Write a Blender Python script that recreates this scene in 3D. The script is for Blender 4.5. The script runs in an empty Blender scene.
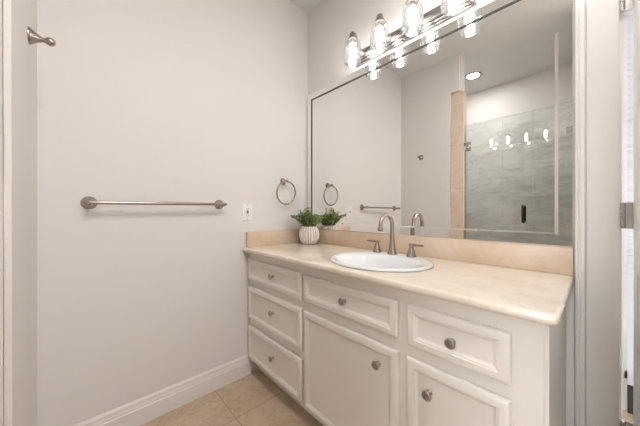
import bpy, bmesh, math, random
from mathutils import Vector, Matrix, Quaternion

C = bpy.context.scene.collection
SC = bpy.context.scene
PI = math.pi
random.seed(7)

# ------------------------------------------------------------------ camera, world, exposure
cam_d = bpy.data.cameras.new('camera')
cam = bpy.data.objects.new('camera', cam_d)
C.objects.link(cam)
cam.location = (1.628, -1.377, 1.106)
cam.rotation_euler = (PI / 2, 0, math.radians(47.04))
cam_d.sensor_width = 36.0
cam_d.lens = 36.0 * 257.73 / 640.0
cam_d.shift_y = -1.0 / 640.0
cam_d.clip_start = 0.02
SC.camera = cam

world = bpy.data.worlds.new('sky')
SC.world = world
world.use_nodes = True
wb = world.node_tree.nodes['Background']
wb.inputs[0].default_value = (0.92, 0.96, 1.0, 1)
wb.inputs[1].default_value = 2.8

SC.view_settings.view_transform = 'Standard'
SC.view_settings.look = 'None'
SC.view_settings.gamma = 1.0
SC.view_settings.use_curve_mapping = False
SC.view_settings.exposure = 2.12

BULB_STRENGTH = 7.5         # the four vanity bulbs
FILL_LIGHT_STRENGTH = 100.0    # ceiling lights added out of view for fill
WARM = (1.0, 0.975, 0.95, 1)


# ------------------------------------------------------------------ materials
def new_mat(name):
    m = bpy.data.materials.new(name)
    m.use_nodes = True
    return m, m.node_tree, m.node_tree.nodes['Principled BSDF']


def lin(r, g, b):
    f = lambda c: c / 12.92 if c <= 0.04045 else ((c + 0.055) / 1.055) ** 2.4
    return (f(r / 255), f(g / 255), f(b / 255), 1)


def simple(name, col, rough=0.5, metal=0.0, bump=0.0, bscale=200.0, coat=0.0, spec=0.5):
    m, t, p = new_mat(name)
    p.inputs['Base Color'].default_value = col
    p.inputs['Roughness'].default_value = rough
    p.inputs['Metallic'].default_value = metal
    p.inputs['Coat Weight'].default_value = coat
    p.inputs['Specular IOR Level'].default_value = spec
    if bump:
        tc = t.nodes.new('ShaderNodeTexCoord')
        n = t.nodes.new('ShaderNodeTexNoise')
        n.inputs['Scale'].default_value = bscale
        n.inputs['Detail'].default_value = 3
        b = t.nodes.new('ShaderNodeBump')
        b.inputs['Strength'].default_value = bump
        b.inputs['Distance'].default_value = 0.002
        t.links.new(tc.outputs['Object'], n.inputs['Vector'])
        t.links.new(n.outputs['Fac'], b.inputs['Height'])
        t.links.new(b.outputs['Normal'], p.inputs['Normal'])
    return m


def stone(name, cols, scale, rough, vein=None, vein_amt=0.4, grout=None, tile=None, offset=(0, 0, 0), axes='xy', gw=0.006, spec=0.5, stretch=(1, 1, 1)):
    """Mottled stone: noise mix of cols, darker thin veins, optional tile joints."""
    m, t, p = new_mat(name)
    N, L = t.nodes, t.links
    tc = N.new('ShaderNodeNewGeometry')
    n1 = N.new('ShaderNodeTexNoise')
    n1.inputs['Scale'].default_value = scale
    n1.inputs['Detail'].default_value = 6
    n1.inputs['Roughness'].default_value = 0.6
    n1.inputs['Distortion'].default_value = 0.8
    st = N.new('ShaderNodeMapping')
    st.inputs['Scale'].default_value = stretch
    L.new(tc.outputs['Position'], st.inputs['Vector'])
    L.new(st.outputs['Vector'], n1.inputs['Vector'])
    cr = N.new('ShaderNodeValToRGB')
    L.new(n1.outputs['Fac'], cr.inputs['Fac'])
    el = cr.color_ramp.elements
    el[0].position = 0.32
    el[0].color = cols[0]
    el[1].position = 0.68
    el[1].color = cols[-1]
    if len(cols) == 3:
        e = el.new(0.5)
        e.color = cols[1]
    out = cr.outputs['Color']
    if vein:
        n2 = N.new('ShaderNodeTexNoise')
        n2.inputs['Scale'].default_value = scale * 0.7
        n2.inputs['Detail'].default_value = 5
        n2.inputs['Distortion'].default_value = 1.6
        mp = N.new('ShaderNodeMapping')
        mp.inputs['Location'].default_value = (3.1, 7.7, 1.3)
        L.new(st.outputs['Vector'], mp.inputs['Vector'])
        L.new(mp.outputs['Vector'], n2.inputs['Vector'])
        s = N.new('ShaderNodeMath'); s.operation = 'SUBTRACT'; s.inputs[1].default_value = 0.5
        a = N.new('ShaderNodeMath'); a.operation = 'ABSOLUTE'
        L.new(n2.outputs['Fac'], s.inputs[0]); L.new(s.outputs[0], a.inputs[0])
        mr = N.new('ShaderNodeMapRange')
        mr.inputs['From Min'].default_value = 0.0
        mr.inputs['From Max'].default_value = 0.022
        mr.inputs['To Min'].default_value = vein_amt
        mr.inputs['To Max'].default_value = 0.0
        L.new(a.outputs[0], mr.inputs['Value'])
        mx = N.new('ShaderNodeMix'); mx.data_type = 'RGBA'
        L.new(mr.outputs['Result'], mx.inputs['Factor'])
        L.new(out, mx.inputs['A'])
        mx.inputs['B'].default_value = vein
        out = mx.outputs['Result']
    if tile:
        sp = N.new('ShaderNodeSeparateXYZ')
        L.new(tc.outputs['Position'], sp.inputs[0])
        masks = []
        for i, ax in enumerate(axes):
            ad = N.new('ShaderNodeMath'); ad.operation = 'SUBTRACT'
            ad.inputs[1].default_value = offset[i]
            L.new(sp.outputs[ax.upper()], ad.inputs[0])
            pp = N.new('ShaderNodeMath'); pp.operation = 'PINGPONG'
            pp.inputs[1].default_value = tile[i] / 2
            L.new(ad.outputs[0], pp.inputs[0])
            lt = N.new('ShaderNodeMath'); lt.operation = 'LESS_THAN'
            lt.inputs[1].default_value = gw / 2
            L.new(pp.outputs[0], lt.inputs[0])
            masks.append(lt.outputs[0])
        mm = N.new('ShaderNodeMath'); mm.operation = 'MAXIMUM'
        L.new(masks[0], mm.inputs[0]); L.new(masks[-1], mm.inputs[1])
        mx = N.new('ShaderNodeMix'); mx.data_type = 'RGBA'
        L.new(mm.outputs[0], mx.inputs['Factor'])
        L.new(out, mx.inputs['A'])
        mx.inputs['B'].default_value = grout
        out = mx.outputs['Result']
    L.new(out, p.inputs['Base Color'])
    p.inputs['Roughness'].default_value = rough
    p.inputs['Specular IOR Level'].default_value = spec
    return m


def clear_glass(name, tint, gloss_min=0.04, gloss_max=0.85, bump=0.0, bscale=60.0, milk=0.0, milk_col=(1, 1, 1, 1)):
    """Thin clear glass: straight-through transmission plus fresnel reflection."""
    m = bpy.data.materials.new(name)
    m.use_nodes = True
    t = m.node_tree
    N, L = t.nodes, t.links
    N.clear()
    o = N.new('ShaderNodeOutputMaterial')
    tr = N.new('ShaderNodeBsdfTransparent'); tr.inputs[0].default_value = tint
    gl = N.new('ShaderNodeBsdfGlossy'); gl.inputs['Roughness'].default_value = 0.02
    fr = N.new('ShaderNodeLayerWeight'); fr.inputs['Blend'].default_value = 0.35
    mr = N.new('ShaderNodeMapRange')
    mr.inputs['To Min'].default_value = gloss_min
    mr.inputs['To Max'].default_value = gloss_max
    L.new(fr.outputs['Fresnel'], mr.inputs['Value'])
    mx = N.new('ShaderNodeMixShader')
    L.new(mr.outputs['Result'], mx.inputs[0])
    L.new(tr.outputs[0], mx.inputs[1]); L.new(gl.outputs[0], mx.inputs[2])
    last = mx.outputs[0]
    if bump:
        tc = N.new('ShaderNodeTexCoord')
        n = N.new('ShaderNodeTexVoronoi'); n.inputs['Scale'].default_value = bscale
        b = N.new('ShaderNodeBump'); b.inputs['Strength'].default_value = bump
        b.inputs['Distance'].default_value = 0.004
        L.new(tc.outputs['Object'], n.inputs['Vector'])
        L.new(n.outputs['Distance'], b.inputs['Height'])
        L.new(b.outputs['Normal'], gl.inputs['Normal'])
        L.new(b.outputs['Normal'], fr.inputs['Normal'])
    if milk:
        df = N.new('ShaderNodeBsdfTranslucent'); df.inputs[0].default_value = milk_col
        d2 = N.new('ShaderNodeBsdfDiffuse'); d2.inputs[0].default_value = milk_col
        a2 = N.new('ShaderNodeMixShader')
        L.new(df.outputs[0], a2.inputs[1]); L.new(d2.outputs[0], a2.inputs[2])
        m2 = N.new('ShaderNodeMixShader'); m2.inputs[0].default_value = milk
        L.new(last, m2.inputs[1]); L.new(a2.outputs[0], m2.inputs[2])
        last = m2.outputs[0]
    L.new(last, o.inputs['Surface'])
    return m


def emitter(name, col, strength):
    m = bpy.data.materials.new(name)
    m.use_nodes = True
    t = m.node_tree
    t.nodes.clear()
    o = t.nodes.new('ShaderNodeOutputMaterial')
    e = t.nodes.new('ShaderNodeEmission')
    e.inputs[0].default_value = col
    e.inputs[1].default_value = strength
    t.links.new(e.outputs[0], o.inputs['Surface'])
    return m


M = {}
M['wall'] = simple('wall_paint', lin(228, 223, 219), 0.55, spec=0.35)
M['ceiling'] = simple('ceiling_paint', lin(228, 226, 222), 0.8, spec=0.2)
M['trim'] = simple('trim_paint', lin(232, 226, 221), 0.35)
M['cabinet'] = simple('cabinet_paint', lin(231, 223, 213), 0.38)
M['cabinet_dark'] = simple('cabinet_inside', lin(150, 140, 128), 0.7)
M['door'] = simple('door_paint', lin(236, 233, 230), 0.35)
M['floor'] = stone('floor_tile', [lin(184, 159, 133), lin(198, 175, 150), lin(208, 187, 164)], 5.0, 0.32,
                   vein=lin(164, 134, 106), vein_amt=0.4, grout=lin(168, 143, 118), tile=(0.457, 0.457),
                   offset=(0.310, -0.765), axes='xy', gw=0.005)
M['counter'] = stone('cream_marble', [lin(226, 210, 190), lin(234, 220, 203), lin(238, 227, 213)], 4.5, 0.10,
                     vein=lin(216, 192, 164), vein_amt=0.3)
M['splash'] = stone('cream_marble_shaded', [lin(210, 186, 160), lin(217, 194, 169), lin(223, 203, 181)], 5.0, 0.32,
                    vein=lin(200, 170, 140), vein_amt=0.3)  # counter stone again, its colour darkened to carry the shade on the splashes
M['shower_tile'] = stone('shower_marble', [lin(200, 198, 194), lin(228, 226, 221), lin(242, 239, 234)], 2.2, 0.22,
                         vein=lin(176, 172, 165), vein_amt=0.4, grout=lin(206, 205, 200), tile=(0.61, 0.305),
                         offset=(0.2, 0.165), axes='xz', gw=0.004, stretch=(1, 1, 2.6))
M['shower_tile_side'] = stone('shower_marble_side', [lin(200, 198, 194), lin(228, 226, 221), lin(242, 239, 234)], 2.2, 0.22,
                              vein=lin(176, 172, 165), vein_amt=0.4, grout=lin(206, 205, 200), tile=(0.61, 0.305),
                              offset=(0.2, 0.165), axes='yz', gw=0.004, stretch=(1, 1, 2.6))
M['jamb_tile'] = stone('beige_jamb_tile', [lin(220, 194, 172), lin(228, 206, 187), lin(234, 216, 200)], 5.0, 0.3,
                       vein=lin(205, 170, 142), vein_amt=0.3, grout=lin(236, 224, 212), tile=(9.0, 0.457),
                       offset=(4.0, 0.42), axes='xz', gw=0.004)
M['nickel'] = simple('brushed_nickel', lin(172, 160, 150), 0.26, 1.0, bump=0.02, bscale=600)
M['nickel_dark'] = simple('aged_nickel', lin(164, 156, 149), 0.34, 1.0)
M['chrome'] = simple('polished_nickel', lin(186, 181, 178), 0.20, 1.0)
M['bronze'] = simple('dark_bronze', lin(52, 48, 44), 0.4, 0.8)
M['black'] = simple('black_plastic', lin(30, 28, 27), 0.4)
M['grey_slot'] = simple('grey_button', lin(96, 92, 90), 0.5)
M['ceramic'] = simple('white_porcelain', lin(236, 236, 235), 0.10, coat=0.3)
M['pot'] = simple('matte_ceramic', lin(232, 222, 216), 0.6)
M['pot_groove'] = simple('pot_groove_taupe', lin(186, 170, 158), 0.8)
M['soil'] = simple('potting_soil', lin(66, 52, 40), 0.9)
M['plate'] = simple('white_plastic', lin(244, 243, 241), 0.3)
M['mirror'] = simple('mirror_silver', (0.915, 0.905, 0.885, 1), 0.0, 1.0)
M['seam'] = simple('mirror_seam', lin(78, 82, 80), 0.5)
M['stem'] = simple('plant_stem', lin(92, 84, 58), 0.7)
M['leaf_mid'] = simple('leaf_green', lin(150, 170, 98), 0.5)
M['leaf_light'] = simple('leaf_pale_green', lin(208, 218, 158), 0.5)
M['leaf_dark'] = simple('leaf_dusky', lin(104, 114, 86), 0.55)
M['bulb'] = emitter('bulb_glow', WARM, BULB_STRENGTH)
M['lens'] = emitter('fill_light_lens', (0.985, 0.99, 1.0, 1), FILL_LIGHT_STRENGTH)
M['lens_dim'] = emitter('shower_light_lens', (0.985, 0.99, 1.0, 1), 46.0)
M['lens_hall_fill'] = emitter('hall_fill_lens', (0.96, 0.98, 1.0, 1), 18.0)
M['shade'] = clear_glass('seeded_glass', (0.97, 0.975, 0.975, 1), 0.05, gloss_max=0.5, bump=0.35, bscale=75, milk=0.012)
M['shower_glass'] = clear_glass('shower_glass', (0.955, 0.975, 0.967, 1), 0.03)
M['glass_edge'] = simple('polished_glass_edge', lin(196, 212, 204), 0.2)
M['pane'] = clear_glass('window_glass', (0.97, 0.98, 0.98, 1), 0.04)
M['blind'] = simple('blind_slat', lin(240, 240, 240), 0.5)
_t = M['blind'].node_tree
_tl = _t.nodes.new('ShaderNodeBsdfTranslucent'); _tl.inputs[0].default_value = lin(215, 217, 222)
_mx = _t.nodes.new('ShaderNodeMixShader'); _mx.inputs[0].default_value = 0.5
_t.links.new(_t.nodes['Principled BSDF'].outputs[0], _mx.inputs[1]); _t.links.new(_tl.outputs[0], _mx.inputs[2])
_t.links.new(_mx.outputs[0], _t.nodes['Material Output'].inputs['Surface'])
M['dark_trim'] = simple('dark_trim_paint', lin(60, 58, 66), 0.5)


# ------------------------------------------------------------------ mesh helpers
def finish(bm, name, mat, parent=None, base=(0, 0, 0), smooth=None, mats=None):
    """Link bm as ONE object; vertices are given relative to base."""
    me = bpy.data.meshes.new(name)
    bmesh.ops.recalc_face_normals(bm, faces=bm.faces)
    bm.to_mesh(me)
    bm.free()
    for k in (mats or [mat]):
        me.materials.append(M[k])
    if smooth:
        me.shade_smooth()
        me.set_sharp_from_angle(angle=math.radians(smooth))
    o = bpy.data.objects.new(name, me)
    C.objects.link(o)
    if parent:
        o.parent = parent
    o.location = base
    return o


def B():
    return bmesh.new()


def box(bm, x0, x1, y0, y1, z0, z1, bev=0.0, seg=2, mi=0):
    vs = [bm.verts.new((x, y, z)) for x in (x0, x1) for y in (y0, y1) for z in (z0, z1)]
    idx = [(0, 1, 3, 2), (4, 6, 7, 5), (0, 4, 5, 1), (2, 3, 7, 6), (0, 2, 6, 4), (1, 5, 7, 3)]
    fs = [bm.faces.new([vs[i] for i in q]) for q in idx]
    for f in fs:
        f.material_index = mi
    if bev:
        es = set(e for f in fs for e in f.edges)
        bmesh.ops.bevel(bm, geom=list(es), offset=bev, segments=seg, profile=0.5, affect='EDGES')
    return bm


def lathe(bm, prof, segs=32, mat=None, cap0=True, cap1=True, sx=1.0, sy=1.0, mi=0, rfun=None):
    """prof: [(r, z)]; revolve about z; mat transforms the result."""
    mat = mat or Matrix()
    rings = []
    for r, z in prof:
        ring = []
        for i in range(segs):
            a = 2 * PI * i / segs
            rr = r * (rfun(a, z) if rfun else 1.0)
            ring.append(bm.verts.new(mat @ Vector((rr * math.cos(a) * sx, rr * math.sin(a) * sy, z))))
        rings.append(ring)
    for a, b in zip(rings, rings[1:]):
        for i in range(segs):
            f = bm.faces.new((a[i], a[(i + 1) % segs], b[(i + 1) % segs], b[i]))
            f.material_index = mi
    if cap0:
        bm.faces.new(rings[0][::-1]).material_index = mi
    if cap1:
        bm.faces.new(rings[-1]).material_index = mi
    return bm


def tube(bm, pts, rads, segs=16, cap=True, closed=False, mi=0):
    pts = [Vector(p) for p in pts]
    n = len(pts)
    if not isinstance(rads, (list, tuple)):
        rads = [rads] * n
    tans = []
    for i in range(n):
        if closed:
            t = pts[(i + 1) % n] - pts[i - 1]
        else:
            t = pts[min(i + 1, n - 1)] - pts[max(i - 1, 0)]
        tans.append(t.normalized())
    up = Vector((0, 0, 1)) if abs(tans[0].z) < 0.9 else Vector((1, 0, 0))
    nrm = (up - tans[0] * up.dot(tans[0])).normalized()
    rings = []
    for i in range(n):
        if i:
            q = tans[i - 1].rotation_difference(tans[i])
            nrm = q @ nrm
            nrm = (nrm - tans[i] * nrm.dot(tans[i])).normalized()
        bi = tans[i].cross(nrm)
        rings.append([bm.verts.new(pts[i] + rads[i] * (math.cos(2 * PI * k / segs) * nrm + math.sin(2 * PI * k / segs) * bi))
                      for k in range(segs)])
    pairs = list(zip(rings, rings[1:]))
    if closed:
        pairs.append((rings[-1], rings[0]))
    for a, b in pairs:
        for k in range(segs):
            bm.faces.new((a[k], a[(k + 1) % segs], b[(k + 1) % segs], b[k])).material_index = mi
    if cap and not closed:
        bm.faces.new(rings[0][::-1]).material_index = mi
        bm.faces.new(rings[-1]).material_index = mi
    return bm


def axis_mat(origin, direction):
    """Maps local z to direction, local origin to origin."""
    q = Vector((0, 0, 1)).rotation_difference(Vector(direction))
    return Matrix.Translation(Vector(origin)) @ q.to_matrix().to_4x4()


def extrude_profile(bm, prof, p0, p1, out, up=(0, 0, 1), mi=0):
    """Sweep a closed 2-D profile [(out, up)] in a straight line from p0 to p1."""
    out, up = Vector(out), Vector(up)
    r = []
    for p in (p0, p1):
        r.append([bm.verts.new(Vector(p) + out * a + up * b) for a, b in prof])
    n = len(prof)
    for i in range(n):
        bm.faces.new((r[0][i], r[0][(i + 1) % n], r[1][(i + 1) % n], r[1][i])).material_index = mi
    bm.faces.new(r[0][::-1])
    bm.faces.new(r[1])
    return bm


def panel(bm, x0, x1, z0, z1, y, prof, back=True):
    """Framed cabinet front facing -y: rectangular rings (inset, protrusion)."""
    rings = []
    for ins, pr in prof:
        rings.append([bm.verts.new(v) for v in ((x0 + ins, y - pr, z0 + ins), (x1 - ins, y - pr, z0 + ins),
                                                (x1 - ins, y - pr, z1 - ins), (x0 + ins, y - pr, z1 - ins))])
    for a, b in zip(rings, rings[1:]):
        for i in range(4):
            bm.faces.new((a[i], a[(i + 1) % 4], b[(i + 1) % 4], b[i]))
    bm.faces.new(rings[-1])
    if back:
        bm.faces.new(rings[0][::-1])
    return bm


def thing(name, label, cat, loc, group=None):
    o = bpy.data.objects.new(name, None)
    o.empty_display_size = 0.05
    C.objects.link(o)
    o.location = loc
    o['label'] = label
    o['category'] = cat
    if group:
        o['group'] = group
    return o


def tag(o, label, cat, group=None):
    o['label'] = label
    o['category'] = cat
    if group:
        o['group'] = group
    return o


def struct(name, bm, mat, parent=None, smooth=None, mats=None, label=None, cat=None):
    o = finish(bm, name, mat, parent, smooth=smooth, mats=mats)
    if not parent:
        o['kind'] = 'structure'
    if label:
        o['label'] = label
        o['category'] = cat
    return o


def dup(root, loc, label):
    """Copy a thing with its parts and sub-parts."""
    r = root.copy()
    C.objects.link(r)
    r.location = loc
    r['label'] = label
    for ch in list(root.children):
        c = ch.copy()
        C.objects.link(c)
        c.parent = r
        for g in list(ch.children):
            d = g.copy()
            C.objects.link(d)
            d.parent = c
    return r


CEIL = 2.745
# ------------------------------------------------------------------ structure: the bathroom shell
b = B(); box(b, -0.1, 2.8, -2.7, 0.95, -0.1, 0.0)
struct('floor', b, 'floor', label='beige marble tile floor of the bathroom', cat='floor')
b = B(); box(b, -0.1, 2.8, -2.7, 0.95, CEIL, CEIL + 0.1)
struct('ceiling', b, 'ceiling', label='flat white ceiling seen in the mirror', cat='ceiling')

b = B(); box(b, -0.1, 0.0, -2.7, 0.12, 0.0, CEIL)
struct('wall_left', b, 'wall', label='long pale painted wall with the towel bar and outlet', cat='wall')

# vanity wall with the doorway on its right
DX0, DX1, DZ = 1.668, 2.475, 2.048
b = B()
box(b, 0.0, DX0, 0.0, 0.12, 0.0, CEIL)
box(b, DX0, DX1, 0.0, 0.12, DZ, CEIL)
box(b, DX1, 2.8, 0.0, 0.12, 0.0, CEIL)
struct('wall_back', b, 'wall', label='pale painted wall behind the mirror and vanity light', cat='wall')

b = B()
poly = [(0, 0), (0.560, 0), (0.560, 2.367), (0.672, 2.367), (0.672, CEIL), (0, CEIL)]
rf = [b.verts.new((x, -1.511, z)) for x, z in poly]
rb = [b.verts.new((x, -1.625, z)) for x, z in poly]
b.faces.new(rf); b.faces.new(rb[::-1])
for i in range(6):
    b.faces.new((rf[i], rf[(i + 1) % 6], rb[(i + 1) % 6], rb[i]))
bmesh.ops.bevel(b, geom=[e for e in b.edges if e.verts[0] in rf and e.verts[1] in rf and
                         ({rf.index(v) for v in e.verts} in ({1, 2}, {3, 4}))], offset=0.014, segments=4, affect='EDGES')
struct('wall_front', b, 'wall', smooth=30, label='short pale wall carrying the robe hook beside the shower', cat='wall')

b = B(); box(b, 2.6, 2.7, -2.7, 0.0, 0.0, CEIL)
struct('wall_right', b, 'wall')
b = B()
RX0, RX1, RZ0, RZ1 = 1.72, 2.52, 0.55, 2.15
box(b, 0.0, RX0, -2.7, -2.6, 0.0, CEIL)
box(b, RX1, 2.6, -2.7, -2.6, 0.0, CEIL)
box(b, RX0, RX1, -2.7, -2.6, 0.0, RZ0)
box(b, RX0, RX1, -2.7, -2.6, RZ1, CEIL)
struct('wall_rear', b, 'wall')
b = B()
for xa, xb, za, zb in ((RX0, RX0 + 0.04, RZ0, RZ1), (RX1 - 0.04, RX1, RZ0, RZ1), (RX0, RX1, RZ0, RZ0 + 0.04),
                       (RX0, RX1, RZ1 - 0.04, RZ1), (RX0, RX1, 1.33, 1.37)):
    box(b, xa, xb, -2.67, -2.62, za, zb)
rw = struct('window_fill', b, 'trim')  # window added behind the camera, out of view, to bring in fill daylight
b = B(); box(b, RX0 + 0.04, RX1 - 0.04, -2.648, -2.642, RZ0 + 0.04, RZ1 - 0.04)
finish(b, 'pane', 'pane', rw)
b = B(); box(b, 1.512, 1.64, -2.6, -1.511, 0.0, CEIL)
struct('wall_shower', b, 'wall', label='wall end closing the shower on its right', cat='wall')

# shower cladding (marble tile up to 2.30 m)
b = B(); box(b, 0.012, 1.50, -2.6, -2.588, 0.0, 2.30)
struct('trim_1', b, 'shower_tile', label='grey marble tile on the rear shower wall', cat='tile')
b = B(); box(b, 1.50, 1.512, -2.588, -1.63, 0.0, 2.30)
struct('trim_2', b, 'shower_tile_side', label='grey marble tile on the right shower wall', cat='tile')
b = B(); box(b, 0.0, 0.012, -2.588, -1.625, 0.0, 2.30)
struct('trim_3', b, 'shower_tile_side')
# beige tile jamb round the wall end
b = B(); box(b, 0.5602, 0.688, -1.637, -1.543, 0.0, 2.366, 0.002)
struct('trim_4', b, 'jamb_tile', label='beige stone tile edging the wall end beside the shower glass', cat='tile')
b = B(); box(b, 0.688, 1.50, -1.64, -1.51, 0.0, 0.11, 0.004)
struct('trim_5', b, 'jamb_tile', label='beige stone curb under the shower glass', cat='curb')

# baseboards
BASE = [(0, 0), (0.016, 0), (0.016, 0.086), (0.013, 0.090), (0.013, 0.097), (0.011, 0.104), (0.0095, 0.113),
        (0.0095, 0.119), (0.006, 0.127), (0.0035, 0.132), (0, 0.132)]
b = B(); extrude_profile(b, BASE, (0, -1.511, 0), (0, -0.516, 0), (1, 0, 0))
struct('baseboard_left', b, 'trim', label='white moulded baseboard along the left wall', cat='baseboard')
b = B(); extrude_profile(b, BASE, (0.016, -1.511, 0), (0.566, -1.511, 0), (0, 1, 0))
struct('baseboard_front', b, 'trim')

# door casing: back band + flat board, left leg, right leg and head
b = B()
BAND = [(0, 0), (0, 0.020), (0.003, 0.030), (0.009, 0.033), (0.013, 0.030), (0.017, 0.033), (0.026, 0.033),
        (0.029, 0.026), (0.031, 0.020), (0.031, 0)]


def band(x, s, z0, z1):
    ring = []
    for z in (z0, z1):
        ring.append([b.verts.new((x + s * u, -v, z)) for u, v in BAND])
    n = len(BAND)
    for i in range(n):
        b.faces.new((ring[0][i], ring[0][(i + 1) % n], ring[1][(i + 1) % n], ring[1][i]))
    b.faces.new(ring[0]); b.faces.new(ring[1][::-1])


band(1.571, 1, 0.0, 2.135)
box(b, 1.602, 1.681, -0.018, 0.0, 0.0, 2.055, 0.002)
box(b, 2.468, 2.566, -0.018, 0.0, 0.0, 2.055, 0.002)
box(b, 1.602, 2.566, -0.018, 0.0, 2.055, 2.135, 0.002)
struct('trim_6', b, 'trim', label='white door casing right of the mirror and vanity', cat='door casing')
# door jamb with stop
b = B()
box(b, 1.668, 1.686, 0.0, 0.12, 0.0, 2.03)
box(b, 1.686, 1.690, 0.042, 0.078, 0.0, 2.018, 0.002)
box(b, 2.457, 2.475, 0.0, 0.12, 0.0, 2.03)
box(b, 2.443, 2.457, 0.042, 0.078, 0.0, 2.018)
box(b, 1.668, 2.475, 0.0, 0.12, 2.03, 2.048)
box(b, 1.686, 2.457, 0.042, 0.078, 2.018, 2.03)
struct('trim_7', b, 'trim', label='white door jamb and stop behind the hinges', cat='door jamb')

# room beyond the doorway with its window
b = B()
box(b, 1.35, 1.45, 0.12, 0.95, 0.0, CEIL)
box(b, 2.7, 2.8, 0.12, 0.95, 0.0, CEIL)
struct('wall_hall', b, 'wall')
b = B()
WX0, WX1, WZ0, WZ1 = 1.732, 2.55, 0.17, 2.30
box(b, 1.45, WX0, 0.85, 0.95, 0.0, CEIL)
box(b, WX1, 2.7, 0.85, 0.95, 0.0, CEIL)
box(b, WX0, WX1, 0.85, 0.95, 0.0, WZ0)
box(b, WX0, WX1, 0.85, 0.95, WZ1, CEIL)
struct('wall_window', b, 'wall')
b = B(); box(b, WX0 + 0.012, 2.7, 0.83, 0.85, 0.0, 0.15, 0.003)
struct('trim_8', b, 'dark_trim', label='dark low trim under the window beyond the door', cat='trim')
b = B()
box(b, WX0, WX0 + 0.04, 0.87, 0.92, WZ0, WZ1)
box(b, WX1 - 0.04, WX1, 0.87, 0.92, WZ0, WZ1)
box(b, WX0, WX1, 0.87, 0.92, WZ0, WZ0 + 0.04)
box(b, WX0, WX1, 0.87, 0.92, WZ1 - 0.04, WZ1)
win = struct('window_1', b, 'trim', label='bright window seen through the crack behind the door', cat='window')
b = B(); box(b, WX0 + 0.04, WX1 - 0.04, 0.893, 0.899, WZ0 + 0.04, WZ1 - 0.04)
finish(b, 'pane', 'pane', win)

# the open door leaf, hinged on the left jamb and swung back into the bathroom
b = B()
LX0, LX1 = 1.7115, 1.7465
DR = [(0, 0), (0, 0.0)]


def leaf_panel(y0, y1, z0, z1, x, s):
    rings = []
    for ins, dep in ((0, 0), (0.006, 0.004), (0.014, 0.006), (0.022, 0.010), (0.05, 0.004)):
        rings.append([b.verts.new((x + s * dep, y, z)) for y, z in ((y0 + ins, z0 + ins), (y1 - ins, z0 + ins),
                                                                    (y1 - ins, z1 - ins), (y0 + ins, z1 - ins))])
    for p, q in zip(rings, rings[1:]):
        for i in range(4):
            b.faces.new((p[i], p[(i + 1) % 4], q[(i + 1) % 4], q[i]))
    b.faces.new(rings[-1])


Y0, Y1 = -0.782, -0.020
for ya, yb, za, zb in ((Y1 - 0.115, Y1, 0.012, 2.025), (Y0, Y0 + 0.115, 0.012, 2.025),
                       (Y0 + 0.115, Y1 - 0.115, 0.012, 0.24), (Y0 + 0.115, Y1 - 0.115, 0.92, 1.04),
                       (Y0 + 0.115, Y1 - 0.115, 1.90, 2.025)):
    box(b, LX0, LX1, ya, yb, za, zb)
for za, zb in ((0.24, 0.92), (1.04, 1.90)):
    leaf_panel(Y0 + 0.115, Y1 - 0.115, za, zb, LX0, 1)
    leaf_panel(Y0 + 0.115, Y1 - 0.115, za, zb, LX1, -1)
door = struct('door_1', b, 'door', label='white panelled door standing open at the right edge', cat='door')
for zc in (0.350, 1.094, 1.836):
    b = B()
    box(b, 1.6885, LX0 + 0.004, -0.0185, -0.0155, zc - 0.0445, zc + 0.0445)
    for k in range(3):
        z0 = zc - 0.0445 + k * 0.0297
        lathe(b, [(0.0052, z0 + 0.0006), (0.006, z0 + 0.0014), (0.006, z0 + 0.0283), (0.0052, z0 + 0.0291)], 16,
              Matrix.Translation((1.6885, -0.022, 0)))
    finish(b, 'hinge', 'chrome', door, smooth=40)
for s, x in ((1, LX1),):
    b = B()
    mt = axis_mat((x, Y0 + 0.065, 0.98), (s, 0, 0))
    lathe(b, [(0.030, 0), (0.030, 0.004), (0.012, 0.010), (0.010, 0.030), (0.024, 0.040), (0.027, 0.052), (0.018, 0.064)], 24, mt)
    finish(b, 'knob', 'nickel', door, smooth=40)

# ------------------------------------------------------------------ vanity cabinet
VX = 1.547
vo = Vector((0.78, -0.27, 0))
van = thing('vanity_cabinet', 'long cream painted vanity cabinet with drawers and two doors under the marble counter', 'cabinet', vo)


def vpart(bm, name, mat, parent=van, smooth=None):
    for v in bm.verts:
        v.co -= vo
    return finish(bm, name, mat, parent, smooth=smooth)


FY = -0.526
b = B()
box(b, 0.002, 0.02, FY + 0.02, -0.002, 0.10, 0.834)
box(b, VX - 0.02, VX, FY + 0.016, -0.002, 0.0, 0.834)
box(b, 0.02, VX - 0.02, FY + 0.02, -0.002, 0.10, 0.118)
box(b, 0.02, VX - 0.02, -0.012, -0.002, 0.118, 0.834)
vpart(b, 'carcass', 'cabinet')
b = B()
FF = 0.02
for x0, x1 in ((0.002, 0.035), (0.572, 0.622), (1.12, 1.195)):
    box(b, x0, x1, FY, FY + FF, 0.10, 0.834)
box(b, 1.452, VX, FY, FY + FF, 0.10, 0.834)
bmesh.ops.bevel(b, geom=[e for e in b.edges if all(abs(v.co.x - VX) < 1e-4 and abs(v.co.y - FY) < 1e-4 for v in e.verts)],
                offset=0.010, segments=5, affect='EDGES')
for x0, x1 in ((0.035, 0.572), (0.622, 1.12), (1.195, 1.452)):
    box(b, x0, x1, FY, FY + FF, 0.775, 0.834)
    box(b, x0, x1, FY, FY + FF, 0.595, 0.66)
    box(b, x0, x1, FY, FY + FF, 0.10, 0.125)
box(b, 0.035, 0.572, FY, FY + FF, 0.33, 0.40)
vpart(b, 'face_frame', 'cabinet', smooth=30)
b = B(); box(b, 0.002, VX - 0.02, FY + 0.07, FY + 0.086, 0.0, 0.10)
vpart(b, 'toe_kick', 'cabinet')

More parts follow.
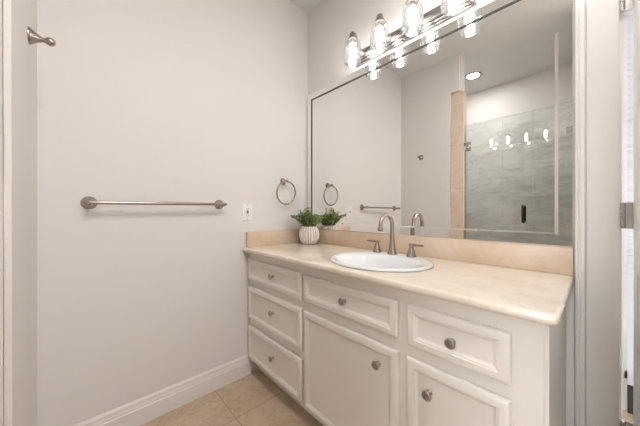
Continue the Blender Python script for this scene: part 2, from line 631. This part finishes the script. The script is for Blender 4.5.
DPROF = [(0, 0.0006), (0, 0.011), (0.0025, 0.0155), (0.007, 0.0185), (0.012, 0.0195), (0.026, 0.0195), (0.029, 0.0165),
         (0.032, 0.0165), (0.036, 0.0125), (0.041, 0.010), (0.044, 0.0098)]
KN = [(0.0095, 0), (0.0085, 0.003), (0.0055, 0.006), (0.005, 0.012), (0.007, 0.015), (0.0135, 0.018), (0.0162, 0.0215),
      (0.0158, 0.025), (0.013, 0.0275), (0.0115, 0.0280), (0.0105, 0.0274), (0.008, 0.0282), (0.004, 0.0295), (0.001, 0.030)]


def front(name, x0, x1, z0, z1, kx, kz):
    bm = B()
    panel(bm, x0, x1, z0, z1, FY, DPROF)
    o = vpart(bm, name, 'cabinet', smooth=25)
    bm = B()
    lathe(bm, KN, 28, axis_mat((kx, FY - 0.0098, kz), (0, -1, 0)))
    vpart(bm, 'knob', 'nickel_dark', o, smooth=50)
    return o


front('drawer', 0.012, 0.588, 0.647, 0.790, 0.316, 0.7235)
front('drawer', 0.012, 0.588, 0.384, 0.606, 0.316, 0.507)
front('drawer', 0.012, 0.588, 0.116, 0.342, 0.318, 0.240)
front('drawer', 0.604, 1.138, 0.650, 0.784, 0.881, 0.7215)
front('cabinet_door', 0.606, 1.141, 0.108, 0.602, 1.056, 0.524)
front('drawer', 1.176, 1.472, 0.642, 0.784, 1.325, 0.707)
front('cabinet_door', 1.174, 1.472, 0.108, 0.600, 1.253, 0.512)

# ------------------------------------------------------------------ countertop
SXC, SYC, SA, SB = 0.900, -0.308, 0.252, 0.222
co = Vector((0.785, -0.28, 0.835))
ctop = thing('countertop', 'polished cream marble countertop running the whole length of the vanity', 'countertop', co)
CW, CD = 1.569, 0.573


def slab_mesh():
    """Counter slab with an elliptical sink hole, a bullnose front and a rounded front right corner."""
    bm = B()
    n = 72
    # outline in step with the ellipse angles so that ring-to-ring quads stay tidy
    def outline(ins):
        pts = []
        x0, x1, y0, y1 = 0.002, CW - ins, -CD + ins, -0.002
        r = 0.016
        for i in range(n):
            a = 2 * PI * i / n
            dx, dy = math.cos(a), math.sin(a)
            ts = []
            if dx > 1e-9: ts.append((x1 - SXC) / dx)
            if dx < -1e-9: ts.append((x0 - SXC) / dx)
            if dy > 1e-9: ts.append((y1 - SYC) / dy)
            if dy < -1e-9: ts.append((y0 - SYC) / dy)
            t = min(ts)
            pts.append([SXC + dx * t, SYC + dy * t])
        # snap the nearest samples to the four corners
        for cx, cy in ((x0, y0), (x1, y0), (x1, y1), (x0, y1)):
            k = min(range(n), key=lambda i: (pts[i][0] - cx) ** 2 + (pts[i][1] - cy) ** 2)
            pts[k] = [cx, cy]
        # round the front right corner
        k = min(range(n), key=lambda i: (pts[i][0] - x1) ** 2 + (pts[i][1] - y0) ** 2)
        pts[k] = [x1 - r * 0.30, y0 + r * 0.30]
        km, kp = (k - 1) % n, (k + 1) % n
        pts[km] = [x1 - r, y0]
        pts[kp] = [x1, y0 + r]
        return pts
    rings = []
    hole = [(SXC + (SA - 0.02) * math.cos(2 * PI * i / n), SYC + (SB - 0.02) * math.sin(2 * PI * i / n)) for i in range(n)]
    rings.append([bm.verts.new((x, y, 0.835)) for x, y in hole])
    rings.append([bm.verts.new((x, y, 0.865)) for x, y in hole])
    for ins, z in ((0.010, 0.865), (0.006, 0.8642), (0.0025, 0.862), (0.0004, 0.858), (0.0, 0.852), (0.0004, 0.846),
                   (0.003, 0.841), (0.008, 0.838), (0.010, 0.835)):
        rings.append([bm.verts.new((x, y, z)) for x, y in outline(ins)])
    rings.append(rings[0])
    for p, q in zip(rings, rings[1:]):
        for i in range(n):
            bm.faces.new((p[i], p[(i + 1) % n], q[(i + 1) % n], q[i]))
    for v in bm.verts:
        v.co -= co
    return bm


finish(slab_mesh(), 'slab', 'counter', ctop, smooth=40)
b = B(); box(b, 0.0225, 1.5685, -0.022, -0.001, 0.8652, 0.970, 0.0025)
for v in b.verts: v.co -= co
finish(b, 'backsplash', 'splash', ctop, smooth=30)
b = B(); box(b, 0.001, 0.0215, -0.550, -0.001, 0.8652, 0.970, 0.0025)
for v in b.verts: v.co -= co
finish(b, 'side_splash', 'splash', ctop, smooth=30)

# ------------------------------------------------------------------ drop-in oval sink
so = Vector((SXC, SYC, 0.865))
sink = thing('sink', 'oval white porcelain drop-in sink set in the marble counter', 'sink', so)
b = B()
n = 72
SR = []
for a_, b_, dy, z in ((SA - 0.006, SB - 0.006, 0, 0.0005), (SA, SB, 0, 0.003), (SA + 0.0005, SB + 0.0005, 0, 0.007), (SA - 0.003, SB - 0.003, 0, 0.0115),
                      (SA - 0.010, SB - 0.010, 0, 0.0130), (SA - 0.018, SB - 0.018, 0, 0.0115), (SA - 0.026, SB - 0.034, -0.010, 0.0100),
                      (SA - 0.034, SB - 0.052, -0.024, 0.0085), (SA - 0.042, SB - 0.060, -0.028, 0.003), (SA - 0.052, SB - 0.068, -0.028, -0.012),
                      (SA - 0.066, SB - 0.080, -0.028, -0.045), (SA - 0.086, SB - 0.095, -0.026, -0.085), (SA - 0.120, SB - 0.120, -0.022, -0.118),
                      (SA - 0.165, SB - 0.150, -0.018, -0.136), (0.035, 0.035, -0.015, -0.143), (0.024, 0.024, -0.015, -0.146),
                      (0.024, 0.024, -0.015, -0.158)):
    SR.append([b.verts.new((a_ * math.cos(2 * PI * i / n), dy + b_ * math.sin(2 * PI * i / n), z)) for i in range(n)])
# underside
for a_, b_, dy, z in ((0.032, 0.032, -0.015, -0.158), (0.045, 0.045, -0.015, -0.153), (SA - 0.157, SB - 0.142, -0.018, -0.146), (SA - 0.110, SB - 0.110, -0.022, -0.126),
                      (SA - 0.078, SB - 0.087, -0.026, -0.090), (SA - 0.056, SB - 0.070, -0.028, -0.045), (SA - 0.044, SB - 0.060, -0.028, -0.012),
                      (SA - 0.036, SB - 0.050, -0.022, 0.0003)):
    SR.append([b.verts.new((a_ * math.cos(2 * PI * i / n), dy + b_ * math.sin(2 * PI * i / n), z)) for i in range(n)])
SR.append(SR[0])
for p, q in zip(SR, SR[1:]):
    for i in range(n):
        b.faces.new((p[i], p[(i + 1) % n], q[(i + 1) % n], q[i]))
finish(b, 'basin', 'ceramic', sink, smooth=60)
b = B()
lathe(b, [(0.0225, -0.150), (0.0225, -0.1445), (0.020, -0.1425), (0.015, -0.1425), (0.0145, -0.145), (0.013, -0.141), (0.006, -0.1385), (0.001, -0.138)], 28,
      Matrix.Translation((0, -0.015, 0)))
finish(b, 'drain', 'nickel', sink, smooth=40)

# ------------------------------------------------------------------ widespread faucet
FX, FYC, FZ = 0.866, -0.128, 0.8762
fo = Vector((FX, FYC, FZ))
fau = thing('faucet', 'brushed nickel gooseneck faucet with two lever handles at the back of the sink', 'faucet', fo)
b = B()
pts, rad = [], []
for z, r in ((0.0, 0.0265), (0.004, 0.0265), (0.008, 0.0235), (0.018, 0.0205), (0.035, 0.0175), (0.055, 0.0150), (0.078, 0.0132), (0.10, 0.0122), (0.125, 0.0118), (0.15, 0.0116)):
    pts.append((0, 0, z)); rad.append(r)
R_ = 0.056
for k in range(1, 19):
    a = PI * k / 18 * 0.985
    pts.append((0, -R_ + R_ * math.cos(a), 0.158 + R_ * math.sin(a))); rad.append(0.0116 - 0.0010 * k / 18)
e = Vector(pts[-1])
d = Vector((0, -0.10, -1)).normalized()
for l, r in ((0.008, 0.0108), (0.012, 0.0128), (0.018, 0.0138), (0.028, 0.0138), (0.031, 0.012), (0.0311, 0.009)):
    pts.append(tuple(e + d * l)); rad.append(r)
tube(b, pts, rad, 24)
finish(b, 'spout', 'nickel', fau, smooth=50)
HB = [(0.0255, 0), (0.0255, 0.004), (0.0225, 0.008), (0.0185, 0.020), (0.0150, 0.034), (0.0125, 0.044), (0.0120, 0.048), (0.0095, 0.050), (0.0095, 0.055), (0.011, 0.058), (0.011, 0.064), (0.008, 0.067)]
for s, dx in ((-1, -0.098), (1, 0.112)):
    b = B()
    lathe(b, HB, 28, Matrix.Translation((dx, 0, 0)))
    h = finish(b, 'handle', 'nickel', fau, smooth=40)
    b = B()
    tube(b, [(dx - s * 0.014, 0, 0.0605), (dx - s * 0.012, 0, 0.0605), (dx, 0, 0.0605), (dx + s * 0.030, -0.003, 0.061), (dx + s * 0.056, -0.005, 0.0615), (dx + s * 0.062, -0.0055, 0.0615), (dx + s * 0.0635, -0.0056, 0.0615)],
         [0.004, 0.0058, 0.0065, 0.0054, 0.0052, 0.0062, 0.004], 16)
    finish(b, 'lever', 'nickel', h, smooth=50)

# ------------------------------------------------------------------ potted plant
po = Vector((0.158, -0.118, 0.865))
plant = thing('potted_plant', 'small bushy green plant in a ribbed white round pot on the counter corner', 'plant', po)
b = B()
NP = 22
prof = [(0.036, 0.0), (0.044, 0.002), (0.058, 0.014), (0.069, 0.032), (0.0755, 0.056), (0.0765, 0.076), (0.073, 0.098), (0.066, 0.116), (0.059, 0.128), (0.057, 0.132)]
lathe(b, prof, NP * 8, None, True, False, rfun=lambda a, z: 1.0 - 0.075 * (abs(math.cos(a * NP / 2)) ** 8))
lathe(b, [(0.057, 0.132), (0.053, 0.134), (0.051, 0.132), (0.051, 0.118)], NP * 8, None, False, False)
for f in b.faces:            # the grooves between the ribs get a darker taupe
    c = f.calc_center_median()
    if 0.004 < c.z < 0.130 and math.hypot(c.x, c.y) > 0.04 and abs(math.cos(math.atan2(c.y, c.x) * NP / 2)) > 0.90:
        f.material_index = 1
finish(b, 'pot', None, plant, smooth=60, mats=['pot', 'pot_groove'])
b = B(); lathe(b, [(0.0505, 0.116), (0.0505, 0.120), (0.02, 0.124)], 24)
finish(b, 'soil', 'soil', plant)
bs, bl = B(), B()
rnd = random.Random(3)
for i in range(90):
    th = rnd.uniform(0, 2 * PI)
    lean = rnd.uniform(0.0, 1.0) ** 0.7
    ln = rnd.uniform(0.080, 0.128)
    if math.sin(th) > 0.3:      # less reach towards the mirror
        ln *= 0.78
    if i < 3:                   # a few long sprigs to the front left
        th = (3.95, 4.25, 3.75)[i]; lean = 1.0; ln = (0.120, 0.110, 0.125)[i]
    p0 = Vector((0.036 * math.cos(th) * lean, 0.036 * math.sin(th) * lean, 0.118))
    pts = []
    for k in range(7):
        t = k / 6
        out = ln * lean * 0.80 * t
        up = ln * (1.28 - 0.55 * lean * t) * t
        pts.append(p0 + Vector((out * math.cos(th), out * math.sin(th), up)))
    tube(bs, pts, [0.0016 - 0.0009 * k / 6 for k in range(7)], 5)
    dusk = i < 3 or rnd.random() < 0.22
    for k in range(1, 7):
        for s in range(4 if k > 3 else 3):
            c = pts[k] + Vector((rnd.uniform(-.006, .006), rnd.uniform(-.006, .006), rnd.uniform(-.004, .008)))
            ax = Vector((math.cos(th + rnd.uniform(-1.9, 1.9)), math.sin(th + rnd.uniform(-1.9, 1.9)), rnd.uniform(-0.25, 0.9))).normalized()
            side = ax.cross(Vector((rnd.uniform(-.5, .5), rnd.uniform(-.5, .5), 1))).normalized()
            nr = side.cross(ax).normalized()
            L_ = rnd.uniform(0.011, 0.019); w = L_ * rnd.uniform(0.30, 0.42)
            mi = 2 if (dusk or rnd.random() < .12) else (1 if rnd.random() < 0.40 else 0)
            v = [bl.verts.new(c), bl.verts.new(c + ax * L_ * .38 + side * w + nr * .002), bl.verts.new(c + ax * L_ * .75 + side * w * .75 + nr * .001),
                 bl.verts.new(c + ax * L_ - nr * .002), bl.verts.new(c + ax * L_ * .75 - side * w * .75 + nr * .001), bl.verts.new(c + ax * L_ * .38 - side * w + nr * .002),
                 bl.verts.new(c + ax * L_ * .55 - nr * .002)]
            for q in ((0, 1, 6), (1, 2, 6), (2, 3, 6), (3, 4, 6), (4, 5, 6), (5, 0, 6)):
                f = bl.faces.new([v[j] for j in q]); f.material_index = mi
fx = lambda bm: [setattr(v.co, 'y', min(v.co.y, 0.086)) or setattr(v.co, 'x', max(v.co.x, -0.150)) for v in bm.verts]
fx(bs); fx(bl)
finish(bs, 'stems', 'stem', plant)
finish(bl, 'foliage', None, plant, smooth=50, mats=['leaf_mid', 'leaf_light', 'leaf_dark'])

# ------------------------------------------------------------------ wall mirror with mitred mirror border
MX0, MX1, MZ0, MZ1, MB_ = 0.010, 1.5695, 0.9715, 2.060, 0.055
mo = Vector(((MX0 + MX1) / 2, -0.001, MZ0))
mir = thing('wall_mirror', 'large wall mirror with a narrow mirrored border above the marble counter', 'mirror', mo)
b = B(); box(b, MX0 + 0.02, MX1 - 0.02, -0.008, -0.002, MZ0 + 0.02, MZ1 - 0.02)
for v in b.verts: v.co -= mo
finish(b, 'glass', 'mirror', mir)


def border(side):
    bm = B()
    prof = [(0.0, 0.002), (0.0, 0.012), (0.004, 0.0145), (0.0435, 0.0145), (0.0545, 0.0115), (0.0545, 0.0083)]
    if side in (1, 3):        # right, bottom: a wider bevel
        pass
    def ring(ins):
        return [(MX0 + ins, MZ0 + ins), (MX1 - ins, MZ0 + ins), (MX1 - ins, MZ1 - ins), (MX0 + ins, MZ1 - ins)]
    order = {'bottom': (0, 1), 'right': (1, 2), 'top': (2, 3), 'left': (3, 0)}[side]
    if side in ('top', 'left', 'bottom'):
        prof = [(0.0, 0.002), (0.0, 0.012), (0.004, 0.0145), (0.0475, 0.0145), (0.0545, 0.0120), (0.0545, 0.0083)]
    cols = []
    for ins, dp in prof:
        r = ring(ins)
        cols.append([bm.verts.new((r[k][0], -dp, r[k][1])) for k in order])
    for i, (p, q) in enumerate(zip(cols, cols[1:])):
        f = bm.faces.new((p[0], p[1], q[1], q[0]))
        if side in ('top', 'left') and i >= 3:
            f.material_index = 1
        if side in ('bottom', 'right') and i >= 4:
            f.material_index = 1
    bm.faces.new((cols[-1][0], cols[-1][1], cols[0][1], cols[0][0]))
    for k in (0, 1):
        bm.faces.new([c[k] for c in cols])
    for v in bm.verts:
        v.co -= mo
    return bm


for side in ('bottom', 'right', 'top', 'left'):
    finish(border(side), 'border_strip', None, mir, mats=['mirror', 'seam'])

# ------------------------------------------------------------------ four-light vanity fixture
lo = Vector((0.88, -0.001, 2.085))
vl = thing('vanity_light', 'polished nickel bath bar light with four seeded glass shades above the mirror', 'wall light', lo)
b = B()
PR = [(0, 0), (0.012, 0.0), (0.014, 0.006), (0.020, 0.010), (0.022, 0.020), (0.030, 0.026), (0.033, 0.034), (0.033, 0.064), (0.030, 0.072), (0.022, 0.078), (0.020, 0.086), (0.014, 0.090), (0.012, 0.098), (0, 0.098)]
# stepped rectangular back plate with rounded ends (stacked steps)
for ins, y0, y1 in ((0.0, 0.0, 0.012), (0.010, 0.011, 0.022), (0.024, 0.020, 0.034)):
    box(b, -0.365 + ins, 0.365 - ins, -y1, -y0, ins, 0.098 - ins, 0.005, 3)
finish(b, 'back_plate', 'chrome', vl, smooth=30)
for x in (-0.30, -0.10, 0.10, 0.30):
    ax = x
    b = B()
    tube(b, [(ax, -0.030, 0.060), (ax, -0.048, 0.061), (ax, -0.060, 0.068), (ax, -0.066, 0.085), (ax, -0.070, 0.110), (ax, -0.078, 0.138), (ax, -0.095, 0.154), (ax, -0.110, 0.157), (ax, -0.119, 0.150), (ax, -0.119, 0.135)], 0.0062, 14)
    lathe(b, [(0.020, 0), (0.020, 0.004), (0.012, 0.010)], 24, axis_mat((ax, -0.033, 0.060), (0, -1, 0)))
    finish(b, 'arm', 'chrome', vl, smooth=50)
    b = B()
    lathe(b, [(0.0305, 0.103), (0.0305, 0.109), (0.026, 0.118), (0.021, 0.128), (0.0185, 0.140), (0.0165, 0.148), (0.010, 0.153)], 28, Matrix.Translation((ax, -0.119, 0)))
    finish(b, 'socket_cap', 'nickel_dark', vl, smooth=40)
    b = B()
    sp = [(0.0540, -0.038), (0.0550, -0.034), (0.0550, -0.015), (0.0548, 0.010), (0.0540, 0.040), (0.0515, 0.065), (0.0475, 0.083), (0.0410, 0.096), (0.0325, 0.1045)]
    lathe(b, sp, 40, Matrix.Translation((ax, -0.119, 0)), False, False)
    lathe(b, [(r - 0.003, z) for r, z in sp[1:]], 40, Matrix.Translation((ax, -0.119, 0)), False, False)
    finish(b, 'shade', 'shade', vl, smooth=60)
    b = B()
    lathe(b, [(0.006, -0.024), (0.0110, -0.021), (0.0145, -0.012), (0.0155, 0.004), (0.0150, 0.022), (0.0140, 0.045), (0.0132, 0.068), (0.0130, 0.080)], 24, Matrix.Translation((ax, -0.119, 0)))
    bu = finish(b, 'bulb', 'bulb', vl, smooth=60)
    b = B()
    lathe(b, [(0.0142, 0.0802), (0.0142, 0.104)], 20, Matrix.Translation((ax, -0.119, 0)))
    finish(b, 'bulb_base', 'nickel', bu, smooth=60)

# ------------------------------------------------------------------ towel bar
to = Vector((0.0, -1.04, 1.15))
tb = thing('towel_bar', 'long straight brushed nickel towel bar on the left wall', 'towel bar', to)
POST = [(0.0305, 0.0), (0.0305, 0.003), (0.028, 0.007), (0.020, 0.014), (0.0125, 0.024), (0.0095, 0.036), (0.0092, 0.052), (0.0115, 0.058), (0.0125, 0.066), (0.0115, 0.074), (0.006, 0.079), (0.001, 0.080)]
yl, yr = -1.346 - to.y, -0.734 - to.y
b = B()
tube(b, [(0.066, yl - 0.020, -0.001), (0.066, yl - 0.016, -0.001), (0.066, yl, -0.001), (0.066, yr, 0.003), (0.066, yr + 0.014, 0.003), (0.066, yr + 0.020, 0.003), (0.066, yr + 0.024, 0.003)],
     [0.004, 0.0078, 0.0085, 0.0085, 0.0085, 0.0072, 0.003], 20)
finish(b, 'bar', 'nickel', tb, smooth=50)
for y, z in ((yl, -0.001), (yr, 0.003)):
    b = B()
    lathe(b, POST, 32, axis_mat((0.0003, y, z), (1, 0, 0)))
    finish(b, 'post', 'nickel', tb, smooth=40)

# ------------------------------------------------------------------ towel ring
ro = Vector((0.0, -0.246, 1.338))
tr = thing('towel_ring', 'round brushed nickel towel ring on the left wall above the plant', 'towel ring', ro)
b = B()
lathe(b, [(0.0255, 0.0003), (0.0255, 0.003), (0.023, 0.007), (0.0165, 0.013), (0.0115, 0.022), (0.0095, 0.034), (0.0095, 0.042), (0.012, 0.047), (0.0125, 0.055), (0.009, 0.060), (0.001, 0.062)], 32, axis_mat((0, 0, 0), (1, 0, 0)))
finish(b, 'post', 'nickel', tr, smooth=40)
b = B()
RR = 0.0845
tube(b, [(0.050 - 0.012 * (1 - math.cos(2 * PI * k / 64)) / 2, RR * math.sin(2 * PI * k / 64), -0.004 - RR + RR * math.cos(2 * PI * k / 64)) for k in range(64)], 0.0055, 14, closed=True)
finish(b, 'ring', 'nickel', tr, smooth=60)

# ------------------------------------------------------------------ robe hook
ho = Vector((0.252, -1.511, 1.733))
rh = thing('robe_hook', 'single brushed nickel robe hook high on the short wall at the far left', 'hook', ho)
b = B()
lathe(b, [(0.0290, 0.0003), (0.0290, 0.003), (0.0265, 0.007), (0.0205, 0.014), (0.0140, 0.024), (0.0085, 0.034), (0.0070, 0.039)], 32, axis_mat((0, 0, 0), (0, 1, 0)))
finish(b, 'mount', 'nickel', rh, smooth=40)
b = B()
tube(b, [(0, 0.036, 0), (0, 0.041, 0.0), (0, 0.047, 0.001), (0, 0.054, 0.0012), (0, 0.061, 0.001), (0, 0.066, 0.0), (0, 0.0685, 0.0)],
     [0.0072, 0.0085, 0.0130, 0.0150, 0.0130, 0.0080, 0.0015], 24)
finish(b, 'peg', 'nickel', rh, smooth=60)

# ------------------------------------------------------------------ outlet
oo = Vector((0.0, -0.542, 1.106))
ou = thing('wall_outlet', 'white wall outlet plate on the left wall near the counter', 'outlet', oo)
b = B(); box(b, 0.0003, 0.006, -0.035, 0.035, -0.0575, 0.0575, 0.003, 2)
finish(b, 'cover_plate', 'plate', ou, smooth=30)
b = B(); box(b, 0.0055, 0.0085, -0.0165, 0.0165, -0.0335, 0.0335, 0.0012, 2)
rc = finish(b, 'receptacle', 'plate', ou, smooth=30)
for z, k in ((-0.0055, 'black'), (0.0055, 'grey_slot')):
    b = B(); box(b, 0.0082, 0.0100, -0.007, 0.007, z - 0.0045, z + 0.0045, 0.0008, 1)
    finish(b, 'button', k, rc)
for z in (-0.022, 0.022):
    b = B()
    box(b, 0.0083, 0.0087, -0.0078, -0.0056, z - 0.0045, z + 0.0045)
    box(b, 0.0083, 0.0087, 0.0056, 0.0078, z - 0.0036, z + 0.0036)
    lathe(b, [(0.0024, 0.0083), (0.0024, 0.0087)], 12, axis_mat((0, 0, z - 0.009), (1, 0, 0)))
    finish(b, 'slots', 'black', rc)
for z in (-0.048, 0.048):
    b = B(); lathe(b, [(0.003, 0.0055), (0.003, 0.0066), (0.002, 0.0070)], 14, axis_mat((0, 0, z), (1, 0, 0)))
    finish(b, 'screw', 'nickel', ou)

# ------------------------------------------------------------------ shower enclosure (seen in the mirror)
GY0, GY1 = -1.580, -1.570
go = Vector((0.965, -1.575, 0.11))
sd = thing('shower_door', 'clear hinged glass shower door with a dark pull seen in the mirror', 'shower door', go)
b = B(); box(b, 0.692 - go.x, 1.240 - go.x, GY0 - go.y, GY1 - go.y, 0.010, 2.005 - 0.11)
b.normal_update()
for f in b.faces: f.material_index = 0 if abs(f.normal.y) > 0.9 else 1
finish(b, 'glass_panel', None, sd, mats=['shower_glass', 'glass_edge'])
for z in (0.36, 1.78):
    b = B()
    for s in (-1, 1):
        box(b, 0.689 - go.x, 0.745 - go.x, s * 0.0055 - 0.004, s * 0.0055 + 0.004, z - 0.155, z - 0.065, 0.002)
    box(b, 0.6885 - go.x, 0.6935 - go.x, -0.024, 0.024, z - 0.155, z - 0.065, 0.001)
    finish(b, 'hinge', 'chrome', sd, smooth=30)
b = B()
hx = 1.178 - go.x
for s in (-1, 1):
    tube(b, [(hx, s * 0.005, 0.905), (hx, s * 0.034, 0.905), (hx, s * 0.045, 0.910), (hx, s * 0.050, 0.923), (hx, s * 0.050, 0.975), (hx, s * 0.050, 1.031), (hx, s * 0.045, 1.044), (hx, s * 0.034, 1.049), (hx, s * 0.005, 1.049)], 0.0095, 14)
finish(b, 'pull_handle', 'bronze', sd, smooth=50)
po2 = Vector((1.346, -1.575, 0.11))
sp_ = thing('shower_panel', 'fixed clear glass panel right of the shower door seen in the mirror', 'glass panel', po2)
b = B(); box(b, 1.245 - po2.x, 1.4985 - po2.x, GY0 - po2.y, GY1 - po2.y, 0.0005, 2.005 - 0.11)
b.normal_update()
for f in b.faces: f.material_index = 0 if abs(f.normal.y) > 0.9 else 1
finish(b, 'glass_panel', None, sp_, mats=['shower_glass', 'glass_edge'])
for z in (0.36, 1.78):
    b = B()
    for s in (-1, 1):
        box(b, 1.458 - po2.x, 1.4995 - po2.x, s * 0.0055 - 0.004, s * 0.0055 + 0.004, z - 0.135, z - 0.088, 0.002)
    finish(b, 'clip', 'nickel_dark', sp_, smooth=30)

# ------------------------------------------------------------------ recessed ceiling lights: one in the shower, the others added for fill
def downlight(loc, label, lens):
    d = thing('downlight', label, 'ceiling light', loc, 'recessed ceiling lights')
    bm = B()
    lathe(bm, [(0.062, -0.0005), (0.092, -0.0005), (0.092, -0.004), (0.086, -0.007), (0.066, -0.006), (0.062, -0.0005)], 40, None, False, False)
    finish(bm, 'trim_ring', 'nickel', d, smooth=40)
    bm = B()
    lathe(bm, [(0.061, -0.0012), (0.061, -0.0030), (0.03, -0.0038)], 32)
    finish(bm, 'lens', lens, d)
    return d


downlight((0.612, -2.10, CEIL), 'recessed round light in the shower ceiling seen in the mirror', 'lens_dim')
dl = downlight((1.72, -1.14, CEIL), 'added out-of-view fill light in the ceiling straight across from the vanity, outside the shower', 'lens')  # added lamp, unseen, that fills the bathroom with light
dup(dl, (2.22, -0.85, CEIL), 'added out-of-view fill light in the ceiling behind the open door')  # second added fill lamp, also unseen
downlight((2.05, 0.46, CEIL), 'added out-of-view fill light in the ceiling beyond the doorway', 'lens_hall_fill')  # lamp added to brighten what shows through the door crack

# ------------------------------------------------------------------ window blind beyond the door
wo = Vector((2.134, 0.80, 0.185))
bd = thing('window_blind', 'white horizontal slat blind glowing behind the door crack', 'window blind', wo)
b = B()
z = 0.02
while z < 2.10:
    c, s = math.cos(0.8), math.sin(0.8)
    p = [(-0.018 * c, -0.018 * s), (0.018 * c, 0.018 * s)]
    vs = []
    for dz in (0.0, 0.0015):
        for x in (-0.393, 0.393):
            for yy, zz in p:
                vs.append(b.verts.new((x, yy, z + zz + dz)))
    for q in ((0, 1, 3, 2), (4, 6, 7, 5), (0, 2, 6, 4), (1, 5, 7, 3), (0, 4, 5, 1), (2, 3, 7, 6)):
        b.faces.new([vs[i] for i in q])
    z += 0.034
finish(b, 'slats', 'blind', bd)
b = B(); box(b, -0.393, 0.393, -0.02, 0.02, 2.112, 2.15, 0.003)
finish(b, 'head_rail', 'blind', bd)
b = B(); box(b, -0.393, 0.393, -0.018, 0.018, -0.008, 0.008, 0.002)
finish(b, 'bottom_rail', 'blind', bd)
